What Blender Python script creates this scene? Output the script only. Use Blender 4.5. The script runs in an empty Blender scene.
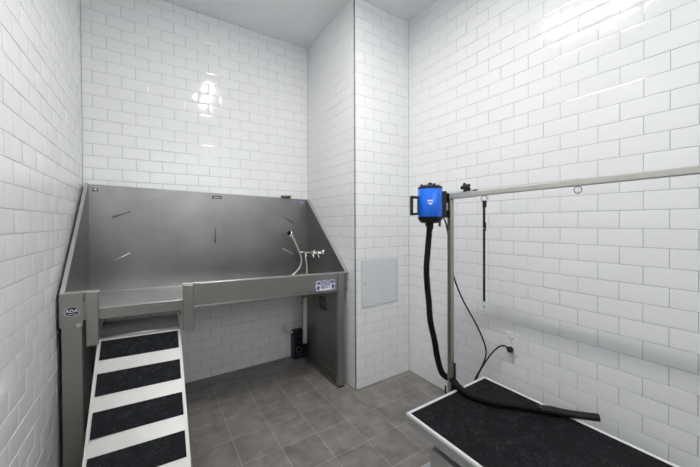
import bpy, math, random
from mathutils import Vector, Matrix
random.seed(7)
S = bpy.context.scene
C = S.collection
# ------------------------------------------------------------------ room measures (metres)
h = 0.0777                     # tile course height
H = 15.2248 * h                # eye height
WR, WC, WL, DB, DC = 1.7090, 1.1931, -0.3678, 2.5156, 1.7545
CE = 35.5136 * h
YF = -1.45                     # wall behind the photographer

# ------------------------------------------------------------------ materials
def mat(name, col, rough=0.5, metal=0.0, spec=0.5, var=0.0, vscale=8.0, bump=0.0, bscale=40.0, coat=0.0, emit=None, stretch=None, rvar=0.0):
    m = bpy.data.materials.new(name); m.use_nodes = True
    nt = m.node_tree; b = nt.nodes['Principled BSDF']
    b.inputs['Base Color'].default_value = (*col, 1)
    b.inputs['Roughness'].default_value = rough
    b.inputs['Metallic'].default_value = metal
    b.inputs['Specular IOR Level'].default_value = spec
    b.inputs['Coat Weight'].default_value = coat
    tc = nt.nodes.new('ShaderNodeTexCoord'); mp = nt.nodes.new('ShaderNodeMapping')
    nt.links.new(tc.outputs['Object'], mp.inputs['Vector'])
    if stretch: mp.inputs['Scale'].default_value = stretch
    if var > 0 or rvar > 0:
        n = nt.nodes.new('ShaderNodeTexNoise'); n.inputs['Scale'].default_value = vscale
        n.inputs['Detail'].default_value = 6; n.inputs['Roughness'].default_value = 0.6
        nt.links.new(mp.outputs['Vector'], n.inputs['Vector'])
        if var > 0:
            r = nt.nodes.new('ShaderNodeValToRGB')
            r.color_ramp.elements[0].position = 0.3; r.color_ramp.elements[1].position = 0.7
            r.color_ramp.elements[0].color = (*[c * (1 - var) for c in col], 1)
            r.color_ramp.elements[1].color = (*[min(1, c * (1 + var)) for c in col], 1)
            nt.links.new(n.outputs['Fac'], r.inputs['Fac']); nt.links.new(r.outputs['Color'], b.inputs['Base Color'])
        if rvar > 0:
            q = nt.nodes.new('ShaderNodeMapRange')
            q.inputs['From Min'].default_value = .3; q.inputs['From Max'].default_value = .7
            q.inputs['To Min'].default_value = rough - rvar; q.inputs['To Max'].default_value = rough + rvar
            nt.links.new(n.outputs['Fac'], q.inputs['Value']); nt.links.new(q.outputs['Result'], b.inputs['Roughness'])
    if bump > 0:
        n2 = nt.nodes.new('ShaderNodeTexNoise'); n2.inputs['Scale'].default_value = bscale; n2.inputs['Detail'].default_value = 3
        nt.links.new(mp.outputs['Vector'], n2.inputs['Vector'])
        bp = nt.nodes.new('ShaderNodeBump'); bp.inputs['Strength'].default_value = bump; bp.inputs['Distance'].default_value = 0.002
        nt.links.new(n2.outputs['Fac'], bp.inputs['Height']); nt.links.new(bp.outputs['Normal'], b.inputs['Normal'])
    if emit:
        b.inputs['Emission Color'].default_value = (*emit[0], 1); b.inputs['Emission Strength'].default_value = emit[1]
    return m

M = {}
M['tile'] = mat('glazed_tile', (.875, .88, .885), .10, var=.012, vscale=2.0, bump=.6, bscale=11)
M['grout'] = mat('tile_grout', (.45, .45, .45), .85, var=.08, vscale=20)
M['ceil'] = mat('ceiling_paint', (.83, .87, .885), .8, var=.01, bump=.05, bscale=60)
M['paint'] = mat('wall_paint', (.62, .62, .61), .7, var=.02)
M['steel'] = mat('brushed_steel', (.40, .385, .366), .36, 1.0, var=.06, vscale=3.0)
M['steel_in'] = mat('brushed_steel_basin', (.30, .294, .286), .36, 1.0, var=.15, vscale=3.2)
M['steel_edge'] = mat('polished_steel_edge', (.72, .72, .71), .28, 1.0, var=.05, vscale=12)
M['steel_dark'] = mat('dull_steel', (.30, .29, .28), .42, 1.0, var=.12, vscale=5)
M['post'] = mat('satin_steel_tube', (.40, .38, .335), .38, .9, var=.05, vscale=15)
M['arm'] = mat('satin_nickel_tube', (.55, .55, .50), .42, .6, var=.04, vscale=15)
M['chrome'] = mat('chrome', (.85, .85, .86), .07, 1.0, var=.02)
M['brass'] = mat('brass', (.72, .50, .22), .25, 1.0, var=.05)
M['alu'] = mat('ramp_aluminium', (.60, .595, .58), .45, .2, var=.05, vscale=10, bump=.1, bscale=120)
M['alu_frame'] = mat('table_frame_paint', (.74, .75, .76), .35, .1, var=.02)
M['skirt'] = mat('table_skirt_paint', (.38, .39, .39), .45, .2, var=.05, vscale=8)
M['base'] = mat('table_base_paint', (.42, .43, .42), .5, .1, var=.06, vscale=8)
M['hose'] = mat('white_metal_hose', (.78, .78, .78), .3, .5)
M['blk'] = mat('black_plastic', (.010, .010, .011), .38, spec=.3, var=.2, vscale=20)
M['blkm'] = mat('black_rubber', (.008, .008, .009), .6, spec=.15, var=.2, vscale=20)
M['strap'] = mat('black_webbing', (.012, .012, .013), .7, var=.2, vscale=60, bump=.3, bscale=300)
M['blue'] = mat('blue_enamel', (.002, .17, .92), .28, 0.1, var=.05, vscale=6, coat=.3)
M['navy'] = mat('navy_print', (.010, .014, .05), .6, spec=.2, var=.1)
M['purple'] = mat('violet_print', (.11, .09, .32), .4, var=.1)
M['white'] = mat('white_print', (.82, .83, .85), .4, var=.02)
M['plas'] = mat('white_plastic', (.86, .86, .86), .35, var=.02)
M['pvc'] = mat('white_pvc', (.68, .68, .66), .35, var=.03)
M['panel'] = mat('panel_paint', (.70, .72, .75), .45, var=.02)
M['trim'] = mat('dark_aluminium_trim', (.24, .24, .26), .35, .9, var=.05)
M['lamp'] = mat('lamp_diffuser', (.9, .9, .9), .5, emit=((1, .985, .96), 92.0))
M['door'] = mat('door_paint', (.50, .51, .52), .5, var=.02)

def speckle(name, base, spk, scale, thr, rough, amount=.5):
    m = bpy.data.materials.new(name); m.use_nodes = True; nt = m.node_tree; b = nt.nodes['Principled BSDF']
    tc = nt.nodes.new('ShaderNodeTexCoord')
    n = nt.nodes.new('ShaderNodeTexNoise'); n.inputs['Scale'].default_value = scale; n.inputs['Detail'].default_value = 8; n.inputs['Roughness'].default_value = .7
    n2 = nt.nodes.new('ShaderNodeTexNoise'); n2.inputs['Scale'].default_value = 14; n2.inputs['Detail'].default_value = 4; n2.inputs['Distortion'].default_value = 2
    mr = nt.nodes.new('ShaderNodeMapRange'); mr.inputs['From Min'].default_value = thr; mr.inputs['From Max'].default_value = thr + .12
    mr2 = nt.nodes.new('ShaderNodeMapRange'); mr2.inputs['From Min'].default_value = .42; mr2.inputs['From Max'].default_value = .75
    ml = nt.nodes.new('ShaderNodeMath'); ml.operation = 'MULTIPLY'
    m3 = nt.nodes.new('ShaderNodeMath'); m3.operation = 'MULTIPLY'; m3.inputs[1].default_value = amount
    mx = nt.nodes.new('ShaderNodeMix'); mx.data_type = 'RGBA'
    mx.inputs['A'].default_value = (*base, 1); mx.inputs['B'].default_value = (*spk, 1)
    L = nt.links.new
    L(tc.outputs['Object'], n.inputs['Vector']); L(tc.outputs['Object'], n2.inputs['Vector'])
    L(n.outputs['Fac'], mr.inputs['Value']); L(n2.outputs['Fac'], mr2.inputs['Value'])
    L(mr.outputs['Result'], ml.inputs[0]); L(mr2.outputs['Result'], ml.inputs[1]); L(ml.outputs[0], m3.inputs[0])
    L(m3.outputs[0], mx.inputs['Factor']); L(mx.outputs['Result'], b.inputs['Base Color'])
    bp = nt.nodes.new('ShaderNodeBump'); bp.inputs['Strength'].default_value = .35; bp.inputs['Distance'].default_value = .001
    L(n.outputs['Fac'], bp.inputs['Height']); L(bp.outputs['Normal'], b.inputs['Normal'])
    b.inputs['Roughness'].default_value = rough; b.inputs['Specular IOR Level'].default_value = .12
    return m
M['grip'] = speckle('black_grip_tape', (.010, .011, .013), (.10, .11, .12), 160, .5, .72, .6)
M['mat_top'] = speckle('black_table_rubber', (.007, .007, .009), (.16, .16, .17), 120, .5, .62, .38)

def floor_mat():
    m = bpy.data.materials.new('stone_floor_tile'); m.use_nodes = True; nt = m.node_tree; b = nt.nodes['Principled BSDF']
    L = nt.links.new
    tc = nt.nodes.new('ShaderNodeTexCoord'); mp = nt.nodes.new('ShaderNodeMapping')
    mp.inputs['Location'].default_value = (-.356 + .2037 * 10, -1.722 + .2055 * 20, 0)
    br = nt.nodes.new('ShaderNodeTexBrick'); br.offset = 0; br.squash = 1
    br.inputs['Scale'].default_value = 1; br.inputs['Brick Width'].default_value = .2037; br.inputs['Row Height'].default_value = .2055
    br.inputs['Mortar Size'].default_value = .0024; br.inputs['Mortar Smooth'].default_value = .3; br.inputs['Bias'].default_value = 0
    br.inputs['Color1'].default_value = (.215, .20, .187, 1); br.inputs['Color2'].default_value = (.27, .254, .24, 1)
    br.inputs['Mortar'].default_value = (.39, .355, .31, 1)
    L(tc.outputs['Object'], mp.inputs['Vector']); L(mp.outputs['Vector'], br.inputs['Vector'])
    n = nt.nodes.new('ShaderNodeTexNoise'); n.inputs['Scale'].default_value = 9; n.inputs['Detail'].default_value = 10; n.inputs['Roughness'].default_value = .65; n.inputs['Distortion'].default_value = .15
    L(tc.outputs['Object'], n.inputs['Vector'])
    r = nt.nodes.new('ShaderNodeValToRGB'); r.color_ramp.elements[0].position = .3; r.color_ramp.elements[1].position = .72
    r.color_ramp.elements[0].color = (.66, .635, .61, 1); r.color_ramp.elements[1].color = (1.3, 1.3, 1.31, 1)
    L(n.outputs['Fac'], r.inputs['Fac'])
    mx = nt.nodes.new('ShaderNodeMix'); mx.data_type = 'RGBA'; mx.blend_type = 'MULTIPLY'; mx.inputs['Factor'].default_value = 1
    L(br.outputs['Color'], mx.inputs['A']); L(r.outputs['Color'], mx.inputs['B'])
    # a rusty stain by the drain pipe under the tub
    sep = nt.nodes.new('ShaderNodeVectorMath'); sep.operation = 'DISTANCE'; sep.inputs[1].default_value = (.93, 2.22, 0)
    L(tc.outputs['Object'], sep.inputs[0])
    mr = nt.nodes.new('ShaderNodeMapRange'); mr.inputs['From Min'].default_value = .02; mr.inputs['From Max'].default_value = .10; mr.inputs['To Min'].default_value = .5; mr.inputs['To Max'].default_value = 0
    L(sep.outputs['Value'], mr.inputs['Value'])
    mul = nt.nodes.new('ShaderNodeMath'); mul.operation = 'MULTIPLY'; L(mr.outputs['Result'], mul.inputs[0]); L(n.outputs['Fac'], mul.inputs[1])
    mx2 = nt.nodes.new('ShaderNodeMix'); mx2.data_type = 'RGBA'; mx2.inputs['B'].default_value = (.16, .09, .035, 1)
    L(mul.outputs[0], mx2.inputs['Factor']); L(mx.outputs['Result'], mx2.inputs['A'])
    L(mx2.outputs['Result'], b.inputs['Base Color'])
    bp = nt.nodes.new('ShaderNodeBump'); bp.inputs['Strength'].default_value = .4; bp.inputs['Distance'].default_value = .002; bp.invert = True
    L(br.outputs['Fac'], bp.inputs['Height'])
    bp2 = nt.nodes.new('ShaderNodeBump'); bp2.inputs['Strength'].default_value = .25; bp2.inputs['Distance'].default_value = .003
    L(n.outputs['Fac'], bp2.inputs['Height']); L(bp.outputs['Normal'], bp2.inputs['Normal']); L(bp2.outputs['Normal'], b.inputs['Normal'])
    b.inputs['Roughness'].default_value = .5
    return m
M['floor'] = floor_mat()

# ------------------------------------------------------------------ mesh builder
class MB:
    def __init__(s, tf=None): s.v = []; s.f = []; s.sm = []; s.mi = []; s.tf = tf; s.cur = 0
    def face(s, pts, smooth=False):
        i = len(s.v); s.v += [tuple(p) for p in pts]; s.f.append(tuple(range(i, i + len(pts)))); s.sm.append(smooth); s.mi.append(s.cur)
    def box(s, x0, x1, y0, y1, z0, z1, b=0.0):
        if b <= 0:
            i = len(s.v)
            s.v += [(x, y, z) for z in (z0, z1) for y in (y0, y1) for x in (x0, x1)]
            for q in ((0, 2, 3, 1), (4, 5, 7, 6), (0, 1, 5, 4), (2, 6, 7, 3), (0, 4, 6, 2), (1, 3, 7, 5)):
                s.f.append(tuple(i + k for k in q)); s.sm.append(False); s.mi.append(s.cur)
        else:
            b = min(b, (x1 - x0) / 2.01, (y1 - y0) / 2.01, (z1 - z0) / 2.01)
            lo = (x0, y0, z0); hi = (x1, y1, z1)
            def V(sg, ax):   # vertex on face ax at corner sg
                return tuple((hi[k] if sg[k] else lo[k]) if k == ax else ((hi[k] - b) if sg[k] else (lo[k] + b)) for k in range(3))
            idx = {}
            for a in (0, 1):
                for c in (0, 1):
                    for d in (0, 1):
                        for ax in range(3):
                            idx[((a, c, d), ax)] = len(s.v); s.v.append(V((a, c, d), ax))
            def F(q): s.f.append(tuple(q)); s.sm.append(False); s.mi.append(s.cur)
            for ax in range(3):
                o = [k for k in range(3) if k != ax]
                for e in (0, 1):
                    q = []
                    for (m, n) in ((0, 0), (1, 0), (1, 1), (0, 1)):
                        g = [0, 0, 0]; g[ax] = e; g[o[0]] = m; g[o[1]] = n; q.append(idx[(tuple(g), ax)])
                    F(q)
                for m in (0, 1):
                    for n in (0, 1):
                        g0 = [0, 0, 0]; g1 = [0, 0, 0]; g0[o[0]] = g1[o[0]] = m; g0[o[1]] = g1[o[1]] = n; g1[ax] = 1
                        g0 = tuple(g0); g1 = tuple(g1)
                        F([idx[(g0, o[0])], idx[(g1, o[0])], idx[(g1, o[1])], idx[(g0, o[1])]])
            for a in (0, 1):
                for c in (0, 1):
                    for d in (0, 1): F([idx[((a, c, d), k)] for k in range(3)])
        return s
    def prism(s, poly, axis, a, b):
        """poly: 2D points; axis 'X' -> (y,z), 'Y' -> (x,z), 'Z' -> (x,y)"""
        def P(p, t):
            return {'X': (t, p[0], p[1]), 'Y': (p[0], t, p[1]), 'Z': (p[0], p[1], t)}[axis]
        n = len(poly); i = len(s.v)
        s.v += [P(p, a) for p in poly] + [P(p, b) for p in poly]
        s.f.append(tuple(i + k for k in range(n))); s.f.append(tuple(i + n + k for k in reversed(range(n)))); s.sm += [False] * 2; s.mi += [s.cur] * 2
        for k in range(n):
            k2 = (k + 1) % n; s.f.append((i + k, i + k2, i + n + k2, i + n + k)); s.sm.append(False); s.mi.append(s.cur)
        return s
    def tube(s, pts, r, n=12, caps=True, samples=0, rf=None, flat=None):
        pts = [Vector(p) for p in pts]
        if samples:
            q = []
            P = [pts[0] * 2 - pts[1]] + pts + [pts[-1] * 2 - pts[-2]]
            for k in range(1, len(P) - 2):
                for t in range(samples):
                    u = t / samples; p0, p1, p2, p3 = P[k - 1:k + 3]
                    q.append(.5 * ((2 * p1) + (p2 - p0) * u + (2 * p0 - 5 * p1 + 4 * p2 - p3) * u * u + (3 * p1 - p0 - 3 * p2 + p3) * u ** 3))
            q.append(pts[-1]); pts = q
        T = []
        for k in range(len(pts)):
            a = pts[max(0, k - 1)]; b = pts[min(len(pts) - 1, k + 1)]; T.append((b - a).normalized())
        up = Vector((0, 0, 1)) if abs(T[0].z) < .9 else Vector((1, 0, 0))
        N = (up - T[0] * up.dot(T[0])).normalized(); i0 = len(s.v)
        for k, p in enumerate(pts):
            N = (N - T[k] * N.dot(T[k])).normalized(); B = T[k].cross(N)
            rr = rf(k / (len(pts) - 1), k) if rf else r
            fx = flat or (1, 1)
            for j in range(n):
                a = 2 * math.pi * j / n; s.v.append(tuple(p + N * rr * math.cos(a) * fx[0] + B * rr * math.sin(a) * fx[1]))
        for k in range(len(pts) - 1):
            for j in range(n):
                j2 = (j + 1) % n; s.f.append((i0 + k * n + j, i0 + k * n + j2, i0 + (k + 1) * n + j2, i0 + (k + 1) * n + j)); s.sm.append(True); s.mi.append(s.cur)
        if caps:
            e = i0 + (len(pts) - 1) * n
            s.f.append(tuple(i0 + j for j in reversed(range(n)))); s.f.append(tuple(e + j for j in range(n))); s.sm += [False] * 2; s.mi += [s.cur] * 2
        return s
    def lathe(s, prof, base, axis=(0, 0, 1), n=28):
        """prof: list of (radius, height along axis); starting/ending radii 0 close it"""
        A = Vector(axis).normalized(); up = Vector((1, 0, 0)) if abs(A.x) < .9 else Vector((0, 1, 0))
        N = (up - A * up.dot(A)).normalized(); B = A.cross(N); base = Vector(base); i0 = len(s.v)
        for r, t in prof:
            for j in range(n):
                a = 2 * math.pi * j / n; s.v.append(tuple(base + A * t + (N * math.cos(a) + B * math.sin(a)) * max(r, 1e-5)))
        for k in range(len(prof) - 1):
            for j in range(n):
                j2 = (j + 1) % n; s.f.append((i0 + k * n + j, i0 + k * n + j2, i0 + (k + 1) * n + j2, i0 + (k + 1) * n + j))
                s.sm.append(False if abs(prof[k][1] - prof[k + 1][1]) < 1e-6 else True); s.mi.append(s.cur)
        return s
    def torus(s, c, R, r, axis, n=24, m=8):
        A = Vector(axis).normalized(); up = Vector((1, 0, 0)) if abs(A.x) < .9 else Vector((0, 1, 0))
        N = (up - A * up.dot(A)).normalized(); B = A.cross(N); c = Vector(c); i0 = len(s.v)
        for j in range(n):
            a = 2 * math.pi * j / n; d = N * math.cos(a) + B * math.sin(a)
            for k in range(m):
                b = 2 * math.pi * k / m; s.v.append(tuple(c + d * (R + r * math.cos(b)) + A * r * math.sin(b)))
        for j in range(n):
            for k in range(m):
                j2 = (j + 1) % n; k2 = (k + 1) % m
                s.f.append((i0 + j * m + k, i0 + j2 * m + k, i0 + j2 * m + k2, i0 + j * m + k2)); s.sm.append(True); s.mi.append(s.cur)
        return s
    def build(s, name, m, parent=None, normals=True):
        me = bpy.data.meshes.new(name); off = Vector((0, 0, 0))
        if parent:
            p = parent
            while p: off += p.location; p = p.parent
        vs = [s.tf(v) if s.tf else v for v in s.v]
        if not parent:
            pass
        me.from_pydata([(v[0] - off.x, v[1] - off.y, v[2] - off.z) for v in vs], [], s.f)
        for x in (m if isinstance(m, (list, tuple)) else [m]): me.materials.append(x)
        me.polygons.foreach_set('use_smooth', s.sm); me.polygons.foreach_set('material_index', s.mi); me.update()
        import bmesh
        if normals:
            bm = bmesh.new(); bm.from_mesh(me); bmesh.ops.recalc_face_normals(bm, faces=bm.faces); bm.to_mesh(me); bm.free()
        o = bpy.data.objects.new(name, me); C.objects.link(o)
        if parent: o.parent = parent
        return o

def thing(name, label, cat, loc, group=None):
    o = bpy.data.objects.new(name, None); C.objects.link(o); o.location = loc; o.empty_display_size = .05
    o['label'] = label; o['category'] = cat
    if group: o['group'] = group
    return o
def struct(o): o['kind'] = 'structure'; return o

def text_mesh(s, size, org, right, up, thick=.0008, sx=1.0, align='CENTER', spacing=1.0):
    """returns an MB with extruded letters, lying in the plane spanned by right/up"""
    cu = bpy.data.curves.new('t', 'FONT'); cu.body = s; cu.size = size; cu.align_x = align; cu.align_y = 'CENTER'; cu.extrude = thick / 2; cu.space_character = spacing
    cu.offset = size * .02
    ob = bpy.data.objects.new('t', cu); C.objects.link(ob)
    dg = bpy.context.evaluated_depsgraph_get(); me = bpy.data.meshes.new_from_object(ob.evaluated_get(dg))
    r = Vector(right).normalized(); u = Vector(up).normalized(); nn = r.cross(u); mb = MB()
    for v in me.vertices: mb.v.append(tuple(Vector(org) + r * v.co.x * sx + u * v.co.y + nn * v.co.z))
    for p in me.polygons: mb.f.append(tuple(p.vertices)); mb.sm.append(False); mb.mi.append(0)
    bpy.data.objects.remove(ob); bpy.data.curves.remove(cu); bpy.data.meshes.remove(me)
    return mb

# ------------------------------------------------------------------ tiled walls
def tiled_wall(name, axis, plane, sgn, u0, u1, anchor, anchor_par, thick=.10, e0=0, e1=0):
    """axis 'X': plane x=plane, u runs along y ; axis 'Y': plane y=plane, u runs along x. sgn: direction of the room side.
    anchor = joint position u on courses whose index parity is anchor_par"""
    mb = MB(); G = .0011; T0 = .0; T1 = .0032; bev = .0035
    def P(u, z, d):   # d = distance out of the wall toward the room
        q = plane + sgn * (d - .0032)
        return (q, u, z) if axis == 'X' else (u, q, z)
    mb.cur = 0
    q0 = plane + sgn * (-.0032 + .0009); q1 = plane - sgn * thick
    a, b = min(q0, q1), max(q0, q1)
    if axis == 'X': mb.box(a, b, u0 - e0, u1 + e1, 0, CE)
    else: mb.box(u0 - e0, u1 + e1, a, b, 0, CE)
    mb.cur = 1
    L2 = .9823 * h
    for k in range(-16, 22):
        z0 = H + (k - .41) * h; z1 = z0 + h
        z0c, z1c = max(z0, .001), min(z1, CE - .001)
        if z1c - z0c < .006: continue
        par = k % 2
        st = anchor if par == anchor_par else anchor + L2
        n0 = math.floor((u0 - st) / (2 * L2)) - 1
        n = n0
        while True:
            a = st + n * 2 * L2; b = a + 2 * L2; n += 1
            if a > u1: break
            a2, b2 = max(a, u0), min(b, u1)
            if b2 - a2 < .006: continue
            A, B, Z0, Z1 = a2 + G, b2 - G, z0c + G, z1c - G
            i = len(mb.v)
            tx, tz = max(-.009, min(.009, random.gauss(0, .006))), max(-.016, min(.016, random.gauss(0, .010)))
            ax_, az_ = random.uniform(-.0001, .00075), random.uniform(-.00005, .0003); uc, zc = (A + B) / 2, (Z0 + Z1) / 2
            def D(u, z): return T1 + (u - uc) * tx + (z - zc) * tz - ax_ * ((u - uc) / .075) ** 2 - az_ * ((z - zc) / .038) ** 2
            ring = [(A, Z0), (B, Z0), (B, Z1), (A, Z1)]
            bu = min(bev, (B - A) / 3); bz = min(bev, (Z1 - Z0) / 3)
            nu = max(1, round((B - A) / .022)); nz = 3
            def F(q, sm): mb.f.append(tuple(q)); mb.sm.append(sm); mb.mi.append(1)
            # glazed face as a gently crowned grid
            for iz in range(nz + 1):
                for iu in range(nu + 1):
                    u = A + bu + (B - A - 2 * bu) * iu / nu; z = Z0 + bz + (Z1 - Z0 - 2 * bz) * iz / nz
                    mb.v.append(P(u, z, D(u, z)))
            for iz in range(nz):
                for iu in range(nu):
                    q = i + iz * (nu + 1) + iu; F((q, q + 1, q + nu + 2, q + nu + 1), True)
            # pressed edge: rounded border then the side down into the grout
            per = [iu for iu in range(nu + 1)] + [iz * (nu + 1) + nu for iz in range(1, nz + 1)] + [nz * (nu + 1) + iu for iu in range(nu - 1, -1, -1)] + [iz * (nu + 1) for iz in range(nz - 1, 0, -1)]
            def rim(fr, dep):
                j0 = len(mb.v)
                for k2 in per:
                    iz, iu = divmod(k2, nu + 1)
                    u = A + bu * fr + (B - A - 2 * bu * fr) * iu / nu; z = Z0 + bz * fr + (Z1 - Z0 - 2 * bz * fr) * iz / nz
                    mb.v.append(P(u, z, D(u, z) - dep if dep is not None else .0007))
                return j0
            n_ = len(per); j1 = rim(.4, .00012); j2 = rim(0, .0004); j3 = rim(0, None)
            for e in range(n_):
                e2 = (e + 1) % n_
                F((i + per[e], i + per[e2], j1 + e2, j1 + e), False); F((j1 + e, j1 + e2, j2 + e2, j2 + e), False); F((j2 + e, j2 + e2, j3 + e2, j3 + e), False)
    o = mb.build(name, [M['grout'], M['tile']])
    return struct(o)

tiled_wall('wall_back', 'Y', DB, -1, WL, WC, -4.0945 * h, 0, e0=.05, e1=.05)
tiled_wall('wall_left', 'X', WL, 1, YF, DB, 1.539, 0, e0=.05, e1=.05)
tiled_wall('wall_right', 'X', WR, -1, YF, DC, 6.0036 * h, 0, e0=.05, e1=.05)
tiled_wall('wall_chase_side', 'X', WC, -1, DC + .0045, DB, DC + .03, 0, thick=.05, e1=.05)
tiled_wall('wall_chase_front', 'Y', DC, -1, WC + .003, WR, 1.4335, 1, thick=.05, e1=.05)
fb = MB()
X0, X1, dx0, dx1, wz0, wz1 = WL - .1, WR + .1, -.26, 1.60, 1.45, 2.66
fb.box(X0, dx0, YF - .1, YF, 0, CE); fb.box(dx1, X1, YF - .1, YF, 0, CE); fb.box(dx0, dx1, YF - .1, YF, wz1, CE); fb.box(dx0, dx1, YF - .1, YF, 0, wz0)
struct(fb.build('wall_front', M['paint']))
# window band added to the unseen wall so world light comes in as fill
tb = MB(); q = .03
for (a, b, c, d) in ((dx0, dx0 + q, wz0, wz1), (dx1 - q, dx1, wz0, wz1), (dx0 + q, dx1 - q, wz1 - q, wz1), (dx0 + q, dx1 - q, wz0, wz0 + q), (.66, .70, wz0 + q, wz1 - q)): tb.box(a, b, YF - .07, YF - .03, c, d, .003)
struct(tb.build('fill_window_1', M['trim']))
struct(MB().box(WL - .1, WR + .1, YF - .1, DB + .1, -.08, 0).build('floor', M['floor']))
# ceiling with an opening for the recessed light panel
LX0, LX1, LY0, LY1 = .53, .625, .64, 1.24
cb = MB()
cx0, cx1, cy0, cy1 = WL - .1, WR + .1, YF - .1, DB + .1
cb.box(cx0, LX0, cy0, cy1, CE, CE + .08); cb.box(LX1, cx1, cy0, cy1, CE, CE + .08)
cb.box(LX0, LX1, cy0, LY0, CE, CE + .08); cb.box(LX0, LX1, LY1, cy1, CE, CE + .08)
struct(cb.build('ceiling', M['ceil']))
# corner strip on the chase edge
struct(MB().box(WC - .0015, WC + .006, DC - .0015, DC + .006, .002, CE - .001, .001).build('trim_1', M['trim']))

# ------------------------------------------------------------------ ceiling light
lt = thing('ceiling_light', 'narrow white recessed strip light in the ceiling', 'ceiling light', ((LX0 + LX1) / 2, (LY0 + LY1) / 2, CE))
f_ = MB()
f_.box(LX0 - .012, LX1 + .012, LY0 - .012, LY0 + .014, CE - .006, CE - .0005); f_.box(LX0 - .012, LX1 + .012, LY1 - .014, LY1 + .012, CE - .006, CE - .0005)
f_.box(LX0 - .012, LX0 + .014, LY0 + .014, LY1 - .014, CE - .006, CE - .0005); f_.box(LX1 - .014, LX1 + .012, LY0 + .014, LY1 - .014, CE - .006, CE - .0005)
f_.build('frame', M['plas'], lt)
MB().box(LX0 + .003, LX1 - .003, LY0 + .003, LY1 - .003, CE + .002, CE + .02).build('diffuser', M['lamp'], lt)

# ------------------------------------------------------------------ dog wash tub
PX = 1.16
def TF(v):   # the tub stands a little high on its left side
    return (v[0], v[1], v[2] + min(1, max(0, v[2] - .02) / .3) * .029 * (PX - v[0]))
RZ, AZ, TZ, BZ = .822, .703, 1.386, .695    # rim, apron bottom, top of back, basin floor
FY = 1.84; BY = 2.490
XL, XR = -.336, 1.163                        # inner faces of the two side wings
tub = thing('dog_wash_tub', 'stainless steel dog bathing tub with high back and sloped wings in the tiled alcove', 'tub', (.41, 2.17, 0))
# back
MB(TF).box(XL - .02, XR + .02, BY, BY + .003, BZ - .02, TZ).box(XL - .02, XR + .02, BY, BY + .018, TZ, TZ + .003).build('back_panel', M['steel_in'], tub)
def wing(xa, xb, fl0, fl1):
    m = MB(TF)
    m.prism([(FY + .022, BZ - .004), (BY, BZ - .004), (BY, TZ), (BY - .012, TZ), (FY + .0, RZ + .002), (FY, AZ)], 'X', xa, xb)
    return m
w = wing(XL - .004, XL, 0, 0); w.build('side_wing', M['steel_in'], tub)
w = wing(XR, XR + .004, 0, 0); w.build('side_wing', M['steel_in'], tub)
for (a, b) in ((XL - .017, XL - .001), (XR + .001, XR + .022)):
    m = MB(TF); m.prism([(FY - .002, RZ + .004), (FY + .01, RZ + .003), (BY + .018, TZ + .004), (BY + .002, TZ + .012), (BY - .012, TZ + .006)], 'X', a, b)
    m.build('wing_flange', M['steel_edge'], tub)
# basin floor, sloping slightly to the drain, with a raised curved junction at the back
m = MB(TF); m.prism([(FY + .01, BZ - .004), (BY, BZ - .004), (BY, BZ + .012), (BY - .012, BZ + .002), (FY + .01, BZ)], 'X', XL, XR)
m.build('basin_floor', M['steel_edge'], tub)
# front apron left open at the entry notch
NL, NR = -.217, .133
ap = MB(TF)
ap.box(NR + .0, 1.100, FY + .004, FY + .010, AZ, RZ - .001); ap.box(NL - .05, NL, FY + .004, FY + .010, AZ, RZ - .001)
ap.box(NL, NR, FY + .004, FY + .010, .688, .738); ap.box(NR, 1.100, FY + .010, FY + .045, AZ, AZ + .004); ap.box(NL - .04, NR, FY + .010, FY + .045, AZ, AZ + .004)
ap.build('apron', M['steel'], tub)
MB(TF).box(NL, NR, FY + .001, FY + .030, .738, .743, .0015).build('entry_sill', M['steel_edge'], tub)
rm = MB(TF)
rm.box(NR - .001, 1.192, FY - .003, FY + .032, RZ - .003, RZ + .005, .002)
rm.box(XL - .021, NL + .001, FY - .003, FY + .032, RZ - .003, RZ + .005, .002)
rm.build('rim', M['steel_edge'], tub)
MB(TF).box(NR, NR + .082, FY - .0045, FY + .006, RZ + .004, RZ + .0085, .001).build('gate_catch', M['steel_edge'], tub)
# gate guides either side of the notch
g = MB(TF); g.box(NR + .001, NR + .050, FY - .012, FY + .004, .577, RZ - .001, .002); g.box(NR + .002, NR + .006, FY + .004, FY + .03, .577, RZ - .003); g.build('gate_guide', M['steel'], tub)
g = MB(TF); g.box(NL - .045, NL - .001, FY - .012, FY + .004, .571, RZ - .001, .002); g.box(NL - .045, NL - .041, FY + .004, FY + .03, .563, RZ - .003); g.build('gate_guide', M['steel'], tub)
# front legs
g = MB(TF); g.box(-.349, -.278, FY - .002, FY + .035, .012, RZ - .003, .002)
lg = g.build('leg', M['steel'], tub)
g = MB(TF); g.box(-.355, -.273, FY - .006, FY - .001, .668, RZ - .003, .001); g.build('corner_plate', M['steel'], lg)
g = MB(); g.lathe([(0, 0), (.018, 0), (.018, .01), (.008, .012), (.008, .03)], (-.313, FY + .016, .0)); g.build('foot', M['blkm'], lg)
g = MB(TF); g.box(1.102, 1.153, FY - .002, FY + .035, .012, RZ - .003, .002)
lg2 = g.build('leg', M['steel'], tub)
MB().box(1.108, 1.15, FY + .002, FY + .032, 0, .012).build('foot', M['blkm'], lg2)
g = MB(TF); g.box(1.153, 1.175, FY + .004, FY + .012, AZ, RZ - .003); g.build('corner_plate', M['steel'], tub)
# rear legs
for x in (-.335, 1.115):
    g = MB(TF); g.box(x, x + .04, BY - .05, BY - .012, 0.0, BZ - .005, .002); g.build('leg', M['steel_dark'], tub)
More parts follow.
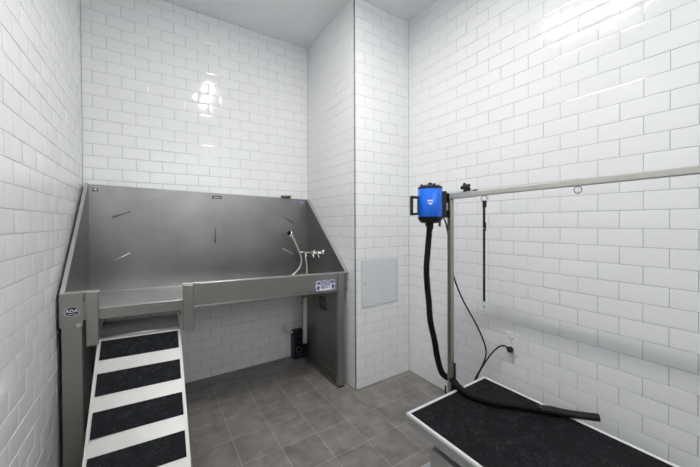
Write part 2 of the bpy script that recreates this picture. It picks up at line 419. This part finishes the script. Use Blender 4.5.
# leg side panels; the right one has a square service opening
def side(xa, xb, hole):
    m = MB(TF); y0, y1, z0, z1 = FY + .036, BY - .051, .012, AZ - .001
    if not hole: m.box(xa, xb, y0, y1, z0, z1)
    else:
        hy0, hy1, hz0, hz1 = 2.015, 2.145, .50, .605; c = .012
        m.box(xa, xb, y0, hy0, z0, z1); m.box(xa, xb, hy1, y1, z0, z1); m.box(xa, xb, hy0, hy1, z0, hz0); m.box(xa, xb, hy0, hy1, hz1, z1)
        for (yy, zz, sy, sz) in ((hy0, hz0, 1, 1), (hy1, hz0, -1, 1), (hy0, hz1, 1, -1), (hy1, hz1, -1, -1)):
            m.prism([(yy, zz), (yy + sy * c * 1.6, zz), (yy + sy * c * .5, zz + sz * c * .5), (yy, zz + sz * c * 1.6)], 'X', xa, xb)
    return m
side(XL + .005, XL + .008, False).build('leg_panel', M['steel_dark'], tub)
sp = side(1.112, 1.115, True).build('leg_panel', M['steel_dark'], tub)
MB(TF).box(1.098, 1.112, FY + .036, BY - .06, .012, .03).build('bottom_flange', M['steel_dark'], sp)
MB(TF).box(1.109, 1.112, FY + .05, BY - .08, .075, .085).build('crease', M['steel'], sp)
# under-basin brace seen through the entry
for xa in (NL + .01, NR - .012):
    g = MB(TF); g.prism([(1.90, .645), (1.915, .645), (2.10, .680), (2.10, .690), (2.08, .690)], 'X', xa, xa + .004); g.build('brace', M['steel_dark'], tub)
# tether bars welded on the back panel (as measured, so no tilt function)
YB = BY - .014
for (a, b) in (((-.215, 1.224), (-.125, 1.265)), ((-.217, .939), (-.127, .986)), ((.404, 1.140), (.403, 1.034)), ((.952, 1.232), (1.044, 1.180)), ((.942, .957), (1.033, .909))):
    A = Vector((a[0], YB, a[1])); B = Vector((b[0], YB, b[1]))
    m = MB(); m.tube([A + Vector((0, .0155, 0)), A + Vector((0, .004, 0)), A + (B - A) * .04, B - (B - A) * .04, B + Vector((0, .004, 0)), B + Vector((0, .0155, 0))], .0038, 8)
    m.build('tether_bar', M['steel_edge'] if a[1] < 1.0 else M['steel_dark'], tub)  # shade on the upper bars put into their colour with darker steel
# stickers and badges
def plaque(name, x0, x1, y, z0, z1, m, par, t=.0012, shear=0):
    b = MB(); b.prism([(x0, z0 + shear), (x1, z0), (x1, z1), (x0, z1 + shear)], 'Y', y - t, y); return b.build(name, m, par)
s1 = plaque('warning_label', -.320, -.291, BY - .0005, 1.388, 1.408, M['navy'], tub)
MB().box(-.309, -.296, BY - .0023, BY - .0018, 1.394, 1.405).build('pictogram', M['white'], s1)
MB().box(-.318, -.311, BY - .0023, BY - .0018, 1.397, 1.402).build('lettering', M['white'], s1)
s2 = plaque('maker_label', .384, .449, BY - .0005, 1.368, 1.390, M['navy'], tub)
for k in range(2): MB().box(.392, .441, BY - .0023, BY - .0018, 1.3735 + k * .0065, 1.3765 + k * .0065).build('lettering', M['white'], s2)
s3 = plaque('warning_label', 1.083, 1.152, BY - .0005, 1.352, 1.374, M['purple'], tub)
for k in range(2): MB().box(1.09, 1.146, BY - .0023, BY - .0018, 1.357 + k * .0065, 1.3595 + k * .0065).build('lettering', M['white'], s3)
# oval navy badge ADA
def ellipse(cx, cz, a, b, n=40): return [(cx + a * math.cos(2 * math.pi * k / n), cz + b * math.sin(2 * math.pi * k / n)) for k in range(n)]
bx, bz = -.3115, .782
bd = MB(); bd.prism(ellipse(bx, bz, .0265, .0215), 'Y', FY - .0085, FY - .006); bd = bd.build('oval_badge', M['navy'], tub)
bd['label'] = 'oval navy badge lettered ADA in white'
m = MB(); n = 40; e1 = ellipse(bx, bz, .0265, .0215); e2 = ellipse(bx, bz, .0248, .0198)
for k in range(n):
    k2 = (k + 1) % n; m.face([(e1[k][0], FY - .0089, e1[k][1]), (e1[k2][0], FY - .0089, e1[k2][1]), (e2[k2][0], FY - .0089, e2[k2][1]), (e2[k][0], FY - .0089, e2[k][1])])
m.build('badge_border', M['white'], bd)
text_mesh('ADA', .0205, (bx, FY - .0092, bz + .003), (1, 0, 0), (0, 0, 1), sx=1.05).build('lettering', M['white'], bd)
MB().box(bx - .015, bx + .015, FY - .0095, FY - .0088, bz - .0125, bz - .0105).build('underline', M['white'], bd)
MB().lathe([(0, 0), (.0095, 0), (.0095, .003), (.006, .005), (.0055, .0035), (0, .0035)], (-.288, FY - .006, .716), (0, -1, 0), 20).build('lock_cylinder', M['steel_edge'], tub)
# scalloped badge: white ground, violet plate, arched word over BEST, dog heads at each side
gx, gz = 1.0035, .7475
def scallop(a, b, n=64, amp=.05):
    pts = []
    for k in range(n):
        t = 2 * math.pi * k / n; c, s_ = math.cos(t), math.sin(t)
        r = 1 / (abs(c) ** 5 + abs(s_) ** 5) ** .2
        r *= 1 + amp * math.cos(8 * t)
        pts.append((gx + a * r * c, gz + b * r * s_))
    return pts
b1 = MB(); b1.prism(scallop(.074, .0345), 'Y', FY - .0002, FY + .0042); b1 = b1.build('maker_badge', M['white'], tub)
b1['label'] = 'white and violet scalloped badge reading BEST'
MB().prism([(gx - .066, gz + .010), (gx + .066, gz + .010), (gx + .066, gz + .026), (gx + .045, gz + .031), (gx, gz + .033), (gx - .045, gz + .031), (gx - .066, gz + .026)], 'Y', FY - .0008, FY - .0001).build('banner', M['purple'], b1)
text_mesh("GROOMER'S", .0165, (gx, FY - .0014, gz + .0205), (1, 0, 0), (0, 0, 1)).build('lettering', M['white'], b1)
text_mesh('BEST', .036, (gx, FY - .0006, gz - .008), (1, 0, 0), (0, 0, 1)).build('lettering', M['purple'], b1)
for s_ in (-1, 1):
    x = gx + s_ * .056
    m = MB(); m.prism([(x + s_ * q[0], gz + q[1]) for q in ((-.008, -.028), (.006, -.028), (.010, -.016), (.013, -.008), (.008, .001), (.001, .003), (-.006, .000), (-.011, -.007), (-.012, -.012), (-.006, -.014))], 'Y', FY - .0008, FY - .0001)
    m.build('dog_head_mark', M['purple'], b1)

# ------------------------------------------------------------------ faucet and sprayer on the right wing
fx = thing('faucet', 'chrome and brass mixer faucet with lever handles on the right side wing of the tub', 'faucet', (XR, 2.24, .925))
FYs = [2.42, 2.372, 2.241, 2.135]
m = MB(); X = XR - .05
m.tube([(X, 2.39, .925), (X, 2.11, .948)], .0095, 14); m.build('valve_body', M['chrome'], fx)
MB().tube([(X, 2.30, .9325), (X, 2.245, .937)], .013, 14).build('brass_union', M['brass'], fx)
for y, z in ((2.33, .930), (2.17, .943)):
    m = MB(); m.lathe([(.019, 0), (.019, .005), (.008, .010), (.008, .05)], (XR - .0005, y, z), (-1, 0, 0), 18); m.build('wall_union', M['chrome'], fx)
for y, z in ((2.20, .94), (2.11, .948)):
    m = MB(); m.lathe([(.011, -.01), (.011, .012), (.006, .016), (.006, .024)], (X - .008, y, z), (-1, 0, .2), 14)
    m.tube([(X - .035, y, z + .004), (X - .040, y - .03, z - .018), (X - .042, y - .045, z - .03)], .006, 10); m.build('lever_handle', M['chrome'], fx)
m = MB(); m.tube([(X, 2.385, .925), (X - .004, 2.385, .920), (X - .008, 2.378, .90), (X - .010, 2.375, .868)], .010, 12, samples=4); m.build('spout_elbow', M['chrome'], fx)

spz = thing('hand_sprayer', 'chrome hand sprayer with flexible metal hose hanging beside the faucet', 'sprayer', (1.03, 2.40, .86))
MB().tube([(1.058, 2.40, .925), (1.036, 2.40, .983), (1.012, 2.40, 1.035), (.985, 2.40, 1.078)], .0115, 14, samples=5, rf=lambda t, k: .009 + .006 * t).build('handle', M['chrome'], spz)
m = MB(); m.lathe([(0, -.012), (.014, -.010), (.022, .0), (.028, .014), (.029, .024), (.024, .027), (0, .027)], (.978, 2.40, 1.085), (-.75, -.45, .35), 22); hd = m.build('spray_head', M['chrome'], spz)
m = MB(); m.lathe([(.021, .0275), (.021, .0285), (0, .0285)], (.978, 2.40, 1.085), (-.75, -.45, .35), 22); m.build('spray_face', M['blkm'], hd)
MB().tube([(1.040, 2.40, .975), (1.062, 2.40, .914), (1.075, 2.40, .861), (1.060, 2.40, .802), (1.013, 2.40, .755), (.959, 2.40, .722)], .0062, 10, samples=8).build('hose', M['hose'], spz)
MB().tube([(X - .010, 2.375, .872), (X - .002, 2.372, .807), (X - .003, 2.372, .76), (X - .006, 2.372, .715)], .0058, 10, samples=6).build('hose', M['hose'], spz)
MB().tube([(1.056, 2.40, .932), (1.085, 2.395, .93), (X, 2.39, .925)], .008, 10).build('holder', M['chrome'], spz)

# soap holder on the ledge
sd = thing('soap_holder', 'small chrome and black holder sitting on the top ledge of the tub back', 'holder', (.972, 2.493, 1.391))
zt = TF((.972, 0, TZ + .003))[2]
MB().prism([(.940, zt + .001), (1.004, zt + .001), (1.014, zt + .017), (.932, zt + .021)], 'Y', 2.470, 2.511).build('body', M['blk'], sd)
MB().box(.930, 1.018, 2.466, 2.513, zt + .019, zt + .026, .003).build('rim', M['chrome'], sd)
MB().tube([(.936, 2.463, zt + .012), (.965, 2.463, zt + .018), (1.008, 2.463, zt + .022)], .003, 8).build('bar', M['chrome'], sd)

# ------------------------------------------------------------------ drain pipe and outlet box below the basin
dp = thing('drain_pipe', 'white plastic drain pipe hanging under the right end of the tub', 'pipe', (1.057, 2.30, .70))
MB().tube([(1.059, 2.30, .560), (1.056, 2.30, .185)], .0185, 18).build('pipe', M['pvc'], dp)
MB().tube([(1.059, 2.30, .712), (1.059, 2.30, .560)], .010, 14).build('tailpiece', M['brass'], dp)
MB().tube([(1.056, 2.30, .19), (1.056, 2.30, .165), (1.056, 2.32, .14), (1.054, 2.38, .13), (1.052, 2.43, .13)], .012, 12, samples=4).build('trap', M['blkm'], dp)
pb = thing('pump_box', 'dark navy box on the floor against the back wall behind the drain pipe', 'box', (1.068, 2.47, 0))
MB().box(1.012, 1.105, 2.43, 2.50, .002, .245, .006).build('housing', mat('dark_navy_plastic', (.010, .016, .030), .45, var=.2), pb)
MB().lathe([(.026, 0), (.026, .008), (.018, .012), (.016, .004), (0, .004)], (1.052, 2.43, .085), (0, -1, 0), 22).build('dial', M['blkm'], pb)
MB().torus((1.052, 2.421, .085), .021, .002, (0, 1, 0)).build('dial_ring', M['skirt'], pb)
wp = thing('wall_stub_pipe', 'round grey pipe stub with cover plate on the back wall under the tub', 'pipe', (.965, DB, .262))
MB().lathe([(.034, 0), (.034, .004), (.02, .010), (.0, .010)], (.965, DB - .0005, .262), (0, -1, 0), 22).build('cover_plate', M['panel'], wp)
MB().tube([(.965, DB - .008, .262), (.968, DB - .05, .25), (1.0, DB - .055, .235), (1.02, DB - .05, .232)], .010, 12, samples=4).build('stub', M['pvc'], wp)

# ------------------------------------------------------------------ pet ramp
K = .805; ang = math.atan(K); ry0, rz0 = 1.893, .606
def RP(x, d, t=0): # d metres down the ramp, t above its plane
    return (x, ry0 - d * math.cos(ang) - t * math.sin(ang) * -1 * -1, rz0 - d * math.sin(ang) + t * math.cos(ang))
rl, rr = -.2280, .1235
Lr = rz0 / math.sin(ang) - .012
ramp = thing('dog_ramp', 'pale metal ramp with black grip strips rising to the tub entry notch', 'ramp', ((rl + rr) / 2, 1.5, 0))
def RT(v): return (v[0], v[1], v[2] + .036 * (rr - v[0]) * min(1, max(0, v[2]) / .15))
def slab(x0, x1, d0, d1, t0, t1):
    m = MB(RT); P = [RP(x, d, t) for t in (t0, t1) for d in (d0, d1) for x in (x0, x1)]; i = 0; m.v += P
    for q in ((0, 2, 3, 1), (4, 5, 7, 6), (0, 1, 5, 4), (2, 6, 7, 3), (0, 4, 6, 2), (1, 3, 7, 5)): m.f.append(q); m.sm.append(False); m.mi.append(0)
    return m
slab(rl, rr, 0, Lr, -.004, 0).build('board', M['alu'], ramp)
for (a, b) in ((rl, rl + .006), (rr - .006, rr)): slab(a, b, .0, Lr, -.028, .0035).build('side_rail', M['alu'], ramp)
d = .013
gl, gr = rl + .013, rr - .013
while d + .103 < Lr:
    g = slab(gl, gr, d, d + .103, .0001, .0012); g.build('grip_strip', M['grip'], ramp); d += .1688
# landing plate folded back under the tub
m = MB(RT); m.prism([(ry0 - .002, rz0 - .004), (ry0 + .01, rz0 + .004), (ry0 + .16, rz0 + .035), (ry0 + .16, rz0 + .039), (ry0 + .008, rz0 + .009), (ry0 - .004, rz0 + .001)], 'X', rl + .004, rr - .004)
m.build('landing_plate', M['skirt'], ramp)
m = MB(RT); m.tube([(rl + .012, ry0 + .002, rz0 + .007), (rr - .012, ry0 + .002, rz0 + .007)], .0055, 10); m.build('hinge', M['steel_edge'], ramp)
for k in range(2):
    x = (rl + .02, rr - .04)[k]
    MB().box(x, x + .02, ry0 + .155, ry0 + .175, .0, rz0 + .03).build('leg', M['steel_dark'], ramp)

# ------------------------------------------------------------------ access panel
ap_ = thing('access_panel', 'square white access panel set in the tiled chase wall', 'panel', (1.417, DC, .742))
x0, x1, z0, z1 = 1.243, 1.588, .574, .912; yf = DC - .0005
m = MB(); w_ = .013
m.box(x0, x1, yf - .005, yf, z0, z0 + w_, .001); m.box(x0, x1, yf - .005, yf, z1 - w_, z1, .001)
m.box(x0, x0 + w_, yf - .005, yf, z0 + w_, z1 - w_); m.box(x1 - w_, x1, yf - .005, yf, z0 + w_, z1 - w_); m.build('frame', M['panel'], ap_)
dr = MB().box(x0 + w_ + .0015, x1 - w_ - .0015, yf - .0045, yf - .0005, z0 + w_ + .0015, z1 - w_ - .0015, .001).build('door', M['panel'], ap_)
MB().lathe([(0, 0), (.006, 0), (.006, .0015), (0, .002)], (x0 + .03, yf - .0043, .745), (0, -1, 0), 16).build('latch', M['skirt'], dr)

# ------------------------------------------------------------------ wall outlet
ou = thing('wall_outlet', 'white double wall outlet on the right tiled wall above the table', 'outlet', (WR, .934, .491))
xo = WR - .0003
MB().box(xo - .006, xo, .897, .971, .431, .553, .002).build('cover_plate', M['plas'], ou)
for zc in (.520, .464):
    r = MB().box(xo - .008, xo - .006, .917, .951, zc - .0145, zc + .0145, .001).build('receptacle', M['plas'], ou)
    m = MB()
    m.box(xo - .0084, xo - .0079, .9245, .9270, zc - .002, zc + .008); m.box(xo - .0084, xo - .0079, .9410, .9435, zc - .002, zc + .008)
    m.lathe([(.0028, 0), (.0028, .0004), (0, .0004)], (xo - .008, .934, zc - .0075), (-1, 0, 0), 12); m.build('slots', M['blk'], r)
MB().lathe([(.003, 0), (.0025, .001), (0, .001)], (xo - .006, .934, .492), (-1, 0, 0), 12).build('screw', M['skirt'], ou)

# ------------------------------------------------------------------ grooming table
TX0, TX1, TY0, TY1, TT = .955, 1.5455, .09, 1.002, .32
gt = thing('grooming_table', 'low grooming table with black rubber top and white metal frame along the right wall', 'table', (1.256, .545, 0))
m = MB(); e = .014
m.box(TX0, TX1, TY1 - e, TY1, TT - .010, TT + .003, .002); m.box(TX0, TX1, TY0, TY0 + e, TT - .010, TT + .003, .002)
m.box(TX0, TX0 + e, TY0 + e, TY1 - e, TT - .010, TT + .003, .0015); m.box(TX1 - e, TX1, TY0 + e, TY1 - e, TT - .010, TT + .003, .0015)
m.build('top_frame', M['alu_frame'], gt)
MB().box(TX0 + e, TX1 - e, TY0 + e, TY1 - e, TT - .012, TT, 0).build('rubber_top', M['mat_top'], gt)
m = MB(); m.box(TX0 + .003, TX0 + .006, TY0 + .003, TY1 - .003, TT - .048, TT - .0105); m.box(TX1 - .006, TX1 - .003, TY0 + .003, TY1 - .003, TT - .048, TT - .0105)
m.box(TX0 + .006, TX1 - .006, TY1 - .006, TY1 - .003, TT - .048, TT - .0105); m.box(TX0 + .006, TX1 - .006, TY0 + .003, TY0 + .006, TT - .048, TT - .0105)
m.build('skirt', M['skirt'], gt)
m = MB(); m.box(1.06, 1.46, .20, .85, .235, .271, .003); m.build('lift_frame', M['base'], gt)
m = MB(); m.box(.998, 1.50, .24, .90, .045, .205, .004); bs = m.build('motor_housing', M['base'], gt)
m = MB(); m.box(1.10, 1.42, .24, .80, .205, .236); m.build('lift_column', M['steel_dark'], gt)
for y in (.985, .12):
    m = MB(); m.box(1.035, 1.48, y - .05, y + .01, .010, .045, .004); bf = m.build('base_foot', M['alu_frame'], gt)
    for x in (1.05, 1.465): MB().lathe([(0, 0), (.014, 0), (.014, .006), (.008, .010)], (x, y - .02, 0), (0, 0, 1), 14).build('levelling_pad', M['blkm'], bf)
for x in (1.10, 1.40): MB().box(x, x + .03, .13, .93, .012, .044).build('base_rail', M['base'], gt)

# ------------------------------------------------------------------ grooming arm: post, sleeve, beam
AX, AY = 1.335, 1.058
ga = thing('grooming_arm', 'steel upright post with long horizontal bar clamped to the table end', 'clamp_arm', (AX, AY, .27))
MB().box(AX - .013, AX + .013, AY - .013, AY + .013, .262, 1.3035, .003).build('post', M['post'], ga)
cl = MB().box(AX - .022, AX + .022, AY - .052, AY - .014, .275, .309, .002).build('clamp', M['blk'], ga)
MB().box(AX + .0135, AX + .0165, AY - .02, AY + .004, .265, .43, .001).build('wear_strip', M['blk'], ga)
MB().tube([(AX - .085, AY - .035, .262), (AX - .085, AY - .035, .345)], .0045, 8).build('clamp_screw', M['blk'], ga)
MB().box(AX - .095, AX - .02, AY - .043, AY - .03, .282, .30, .001).build('screw_arm', M['blk'], ga)
def AT(v): return (v[0], v[1], v[2] - .0145 * (v[1] - .2))
MB(AT).box(AX - .0145, AX + .0145, .915, AY + .015, 1.316, 1.347, .003).build('sleeve', M['arm'], ga)
MB(AT).box(AX - .0115, AX + .0115, .02, .94, 1.3185, 1.3425, .003).build('beam', M['arm'], ga)
kb = MB(AT); kb.tube([(AX, .955, 1.346), (AX, .960, 1.360)], .004, 8); kb = kb.build('knob_stem', M['blk'], ga)
m = MB(AT); KA = (-.62, -.62, .45); m.lathe([(0, -.004), (.014, -.004), (.015, .012), (0, .014)], (AX, .965, 1.366), KA, 16)
A = Vector(KA).normalized(); N = A.cross(Vector((0, 0, 1))).normalized(); B = A.cross(N)
for k in range(5):
    a = 2 * math.pi * k / 5; c = Vector((AX, .965, 1.366)) + (N * math.cos(a) + B * math.sin(a)) * .018
    m.lathe([(0, -.005), (.0075, -.004), (.0085, .005), (.006, .012), (0, .012)], c, A, 10)
m.build('star_knob', M['blk'], kb)
MB(AT).tube([(AX, .930, 1.349), (AX, .900, 1.349)], .0035, 8).build('detent_pin', M['blk'], ga)
m = MB(AT); m.lathe([(.006, 0), (.005, .003), (0, .003)], (AX, .485, 1.3425), (0, 0, 1), 12); m.build('bolt', M['steel_dark'], ga)
m = MB(AT); m.torus((AX, .484, 1.3045), .0125, .0017, (.75, .65, 0), 28); m.build('ring', M['trim'], ga)

# ------------------------------------------------------------------ grooming loop hanging from the beam
gl_ = thing('grooming_loop', 'black webbing grooming strap hanging from the horizontal arm by a metal ring', 'strap', (AX, .864, 1.318))
m = MB(AT); m.torus((AX, .864, 1.303), .0145, .0020, (.55, .83, 0), 28); m.build('ring', M['steel_dark'], gl_)
dR = Vector((.84, -.54, 0))
def ribbon(p0, p1, wd, th, mm, name, par):
    n = Vector((.54, .84, 0)); m = MB(); p0 = Vector(p0); p1 = Vector(p1); i = 0
    P = []
    for p in (p0, p1):
        for a, b in ((-1, -1), (1, -1), (1, 1), (-1, 1)): P.append(tuple(p + dR * a * wd / 2 + n * b * th / 2))
    m.v = P
    for q in ((0, 1, 2, 3), (7, 6, 5, 4), (0, 4, 5, 1), (1, 5, 6, 2), (2, 6, 7, 3), (3, 7, 4, 0)): m.f.append(q); m.sm.append(False); m.mi.append(0)
    return m.build(name, mm, par)
ribbon((AX, .864, 1.282), (AX, .864, .800), .0105, .003, M['strap'], 'webbing', gl_)
ribbon((AX, .862, 1.284), (AX, .862, 1.252), .017, .007, M['strap'], 'stitched_end', gl_)
ribbon((AX, .862, 1.18), (AX, .862, 1.14), .0135, .006, M['blk'], 'slider', gl_)
ribbon((AX, .862, 1.151), (AX, .862, 1.149), .015, .008, M['chrome'], 'slider_bar', gl_)
m = MB(); m.torus((AX, .864, .793), .0075, .0018, (.55, .83, 0), 20); m.tube([(AX, .864, .786), (AX, .864, .773)], .0045, 10); m.tube([(AX, .864, .773), (AX + .004, .862, .765), (AX + .003, .862, .755), (AX - .003, .866, .752), (AX - .004, .866, .758)], .0018, 8); m.build('snap_hook', M['chrome'], gl_)

# ------------------------------------------------------------------ blue dryer
DX, DY = 1.249, 1.122
dy = thing('pet_dryer', 'blue cylindrical pet dryer with black caps and hose mounted on the arm post', 'dryer', (DX, DY, 1.20))
R0 = .0635
MB().lathe([(R0 - .002, 1.209), (R0, 1.212), (R0, 1.357), (R0 - .002, 1.360)], (DX, DY, 0), n=48).build('body', M['blue'], dy)
tc_ = MB().lathe([(R0 + .001, 1.358), (R0 + .001, 1.366), (R0 - .006, 1.374), (R0 - .03, 1.379), (0, 1.380)], (DX, DY, 0), n=48).build('top_cap', M['blk'], dy)
for k in range(4):
    a = math.radians(-33 + 90 * k + 10); m = MB(); m.lathe([(.007, 0), (.0075, .006), (.006, .012), (0, .013)], (DX + .048 * math.cos(a), DY + .048 * math.sin(a), 1.371), n=14); m.build('cap_bolt', M['blk'], tc_)
MB().lathe([(.012, 0), (.012, .010), (.008, .016), (0, .017)], (DX, DY, 1.377), n=16).build('cap_nut', M['blk'], tc_)
MB().lathe([(0, 1.176), (.028, 1.176), (.050, 1.180), (R0 - .006, 1.19), (R0 + .001, 1.2), (R0 + .001, 1.211)], (DX, DY, 0), n=48).build('base_cap', M['blk'], dy)
for a in (200, 320):
    q = math.radians(a); MB().lathe([(.006, -.02), (.006, .012)], (DX + .05 * math.cos(q), DY + .05 * math.sin(q), 1.18), n=10).build('stud', M['blk'], dy)
# square loop handle on the left
u = Vector((-.86, .50, 0)); c = Vector((DX, DY, 0))
def hp(d, z): p = c + u * d; return (p.x, p.y, z)
m = MB(); W2 = Vector((.50, .86, 0)) * .010
def bar(p, q, th):
    p = Vector(p); q = Vector(q); dd = (q - p).normalized(); nn = dd.cross(W2.normalized()) * th; i = len(m.v)
    for s_ in (p - dd * th * .2, q + dd * th * .2):
        for a, b in ((-1, -1), (1, -1), (1, 1), (-1, 1)): m.v.append(tuple(s_ + W2 * a + nn * b))
    for f in ((0, 1, 2, 3), (7, 6, 5, 4), (0, 4, 5, 1), (1, 5, 6, 2), (2, 6, 7, 3), (3, 7, 4, 0)): m.f.append(tuple(i + k for k in f)); m.sm.append(False); m.mi.append(0)
bar(hp(.055, 1.312), hp(.106, 1.316), .0065); bar(hp(.055, 1.228), hp(.106, 1.224), .0065); bar(hp(.101, 1.2245), hp(.101, 1.3155), .0068)
bar(hp(.0635, 1.235), hp(.0635, 1.310), .005)
m.build('handle', M['blk'], dy)
# mounting bracket to the post
dv = (Vector((AX, AY, 0)) - c).normalized()
m = MB(); p0 = c + dv * (R0 - .004); p1 = Vector((AX - .014, AY + .014, 0))
pv = Vector((-dv.y, dv.x, 0))
i = 0; P = []
for z in (1.205, 1.345):
    for (t, s_) in ((-.004, -1), (.018, -1), (.018, 1), (-.004, 1)):
        q = c + dv * (R0 + t) + pv * .022 * s_; P.append((q.x, q.y, z))
m.v += P
for f in ((3, 2, 1, 0), (4, 5, 6, 7), (0, 1, 5, 4), (1, 2, 6, 5), (2, 3, 7, 6), (3, 0, 4, 7)): m.f.append(f); m.sm.append(False); m.mi.append(0)
br = m.build('bracket', M['blk'], dy)
for z in (1.333, 1.225):
    q = c + dv * (R0 + .016); m = MB(); m.tube([(q.x, q.y, z), (AX - .0135, AY + .010, z)], .0055, 10); m.lathe([(0, 0), (.010, 0), (.010, .006), (0, .007)], (q.x, q.y, z), tuple(dv), 12); m.build('bracket_bolt', M['blk'], br)
MB().box(AX - .018, AX - .0135, AY - .004, AY + .016, 1.285, 1.335, .001).build('clamp_plate', M['blk'], br)
MB().box(AX - .018, AX - .0135, AY - .004, AY + .016, 1.205, 1.245, .001).build('clamp_plate', M['blk'], br)
# logo marks: a small word above a smiling arc, on the side that faces the room
fd = Vector((-DX, -DY, 0)).normalized(); th0 = math.atan2(fd.y, fd.x) + .02
def onc(s_, z, off=.0006):   # s_: arc length to the right as seen
    a = th0 + s_ / R0; return (DX + (R0 + off) * math.cos(a), DY + (R0 + off) * math.sin(a), z)
def patch(zt_, zb_, w_, name):
    m = MB(); n = 14
    for k in range(n):
        a = -w_ + 2 * w_ * k / n; b = -w_ + 2 * w_ * (k + 1) / n
        m.face([onc(a, zb_(a / w_)), onc(b, zb_(b / w_)), onc(b, zt_(b / w_)), onc(a, zt_(a / w_))])
    return m.build(name, M['white'], dy)
for k in range(4):
    m = MB(); a = -.0135 + k * .007
    m.face([onc(a, 1.289), onc(a + .0056, 1.289), onc(a + .0056, 1.2975), onc(a, 1.2975)]); 
    m.build('logo_letter', M['white'], dy)
patch(lambda t: 1.2815, lambda t: 1.2725 + .009 * t * t, .0125, 'logo_arc')
# hose down behind the post and along the table
hz_ = TT + .0175
hpts = [(DX, DY, 1.178), (1.238, 1.122, 1.10), (1.230, 1.122, 1.03), (1.218, 1.120, .939), (1.224, 1.120, .84), (1.235, 1.120, .767), (1.247, 1.120, .652), (1.276, 1.115, .535), (1.290, 1.112, .455), (1.316, 1.108, .372), (1.338, 1.098, .340), (1.334, 1.045, .343), (1.300, .985, .344), (1.295, .918, hz_), (1.334, .814, hz_), (1.405, .738, hz_), (1.470, .662, hz_)]
hn = MB().tube(hpts, .0155, 14, samples=30, rf=lambda t, k: .0152 + (.0014 if k % 4 < 2 else -.0010)); hn = hn.build('hose', M['blkm'], dy)
MB().tube([(DX, DY, 1.180), (DX - .003, DY, 1.145)], .0185, 18).build('hose_cuff', M['blk'], dy)
MB().tube([(1.455, .676, hz_), (1.485, .645, hz_ + .001), (1.513, .605, hz_ + .001), (1.553, .553, hz_ + .003), (1.596, .500, hz_ + .006)], .02, 20, samples=5, rf=lambda t, k: .0185 if t < .35 else (.0185 - .003 * min(1, (t - .35) / .3))).build('nozzle', M['blk'], dy)
# power cord, plugged in the lower socket
cp = [(1.300, 1.075, 1.205), (1.305, 1.062, 1.17), (1.350, 1.085, 1.10), (1.352, 1.080, 1.032), (1.362, 1.062, .896), (1.42, 1.044, .756), (1.50, 1.007, .598), (1.55, .992, .471), (1.578, 1.030, .367), (1.60, 1.094, .25), (1.625, 1.115, .205), (1.635, 1.105, .24), (1.638, 1.082, .301), (1.655, 1.031, .404), (1.665, .990, .460), (1.672, .962, .478), (1.678, .948, .474)]
cd = MB().tube(cp, .0042, 8, samples=10).build('power_cord', M['blk'], dy)
m = MB(); m.lathe([(0, 0), (.013, 0), (.0165, .006), (.0165, .020), (.010, .028), (0, .030)], (xo - .0085, .934, .462), (-1, 0, 0), 16); m.tube([(xo - .030, .936, .464), (1.678, .948, .474)], .0065, 10); m.build('plug', M['blk'], cd)

# ------------------------------------------------------------------ world, camera, view
w = bpy.data.worlds.new('w'); S.world = w; w.use_nodes = True
w.node_tree.nodes['Background'].inputs['Color'].default_value = (.93, .97, 1, 1); w.node_tree.nodes['Background'].inputs['Strength'].default_value = 1.3  # bluish background, set as fill through the added window band
cam = bpy.data.cameras.new('camera'); co = bpy.data.objects.new('camera', cam); C.objects.link(co); S.camera = co
f, yaw, pit, rol, cx, cy = 302.5686, .5728, -.0092, .0045, 347.6685, 225.1371
cam.sensor_width = 36; cam.lens = f / 700 * 36; cam.clip_start = .02
cam.shift_x = (350 - cx) / 700; cam.shift_y = (cy - 233.5) / 700
# level frame (right, forward, up) -> pitch -> roll, matching the survey of the tile courses
right = Vector((math.cos(yaw), -math.sin(yaw), 0)); fwd = Vector((math.sin(yaw), math.cos(yaw), 0)); up = Vector((0, 0, 1))
cp_, sp_ = math.cos(pit), math.sin(pit)
up2 = up * cp_ - fwd * sp_; fw2 = up * sp_ + fwd * cp_
cr, sr = math.cos(rol), math.sin(rol)
r3 = right * cr - up2 * sr; u3 = right * sr + up2 * cr
co.matrix_world = Matrix((( r3.x, u3.x, -fw2.x, 0), (r3.y, u3.y, -fw2.y, 0), (r3.z, u3.z, -fw2.z, H), (0, 0, 0, 1)))
S.view_settings.view_transform = 'Standard'; S.view_settings.look = 'None'; S.view_settings.gamma = 1; S.view_settings.exposure = 1.17
try: S.view_settings.use_curve_mapping = False
except Exception: pass
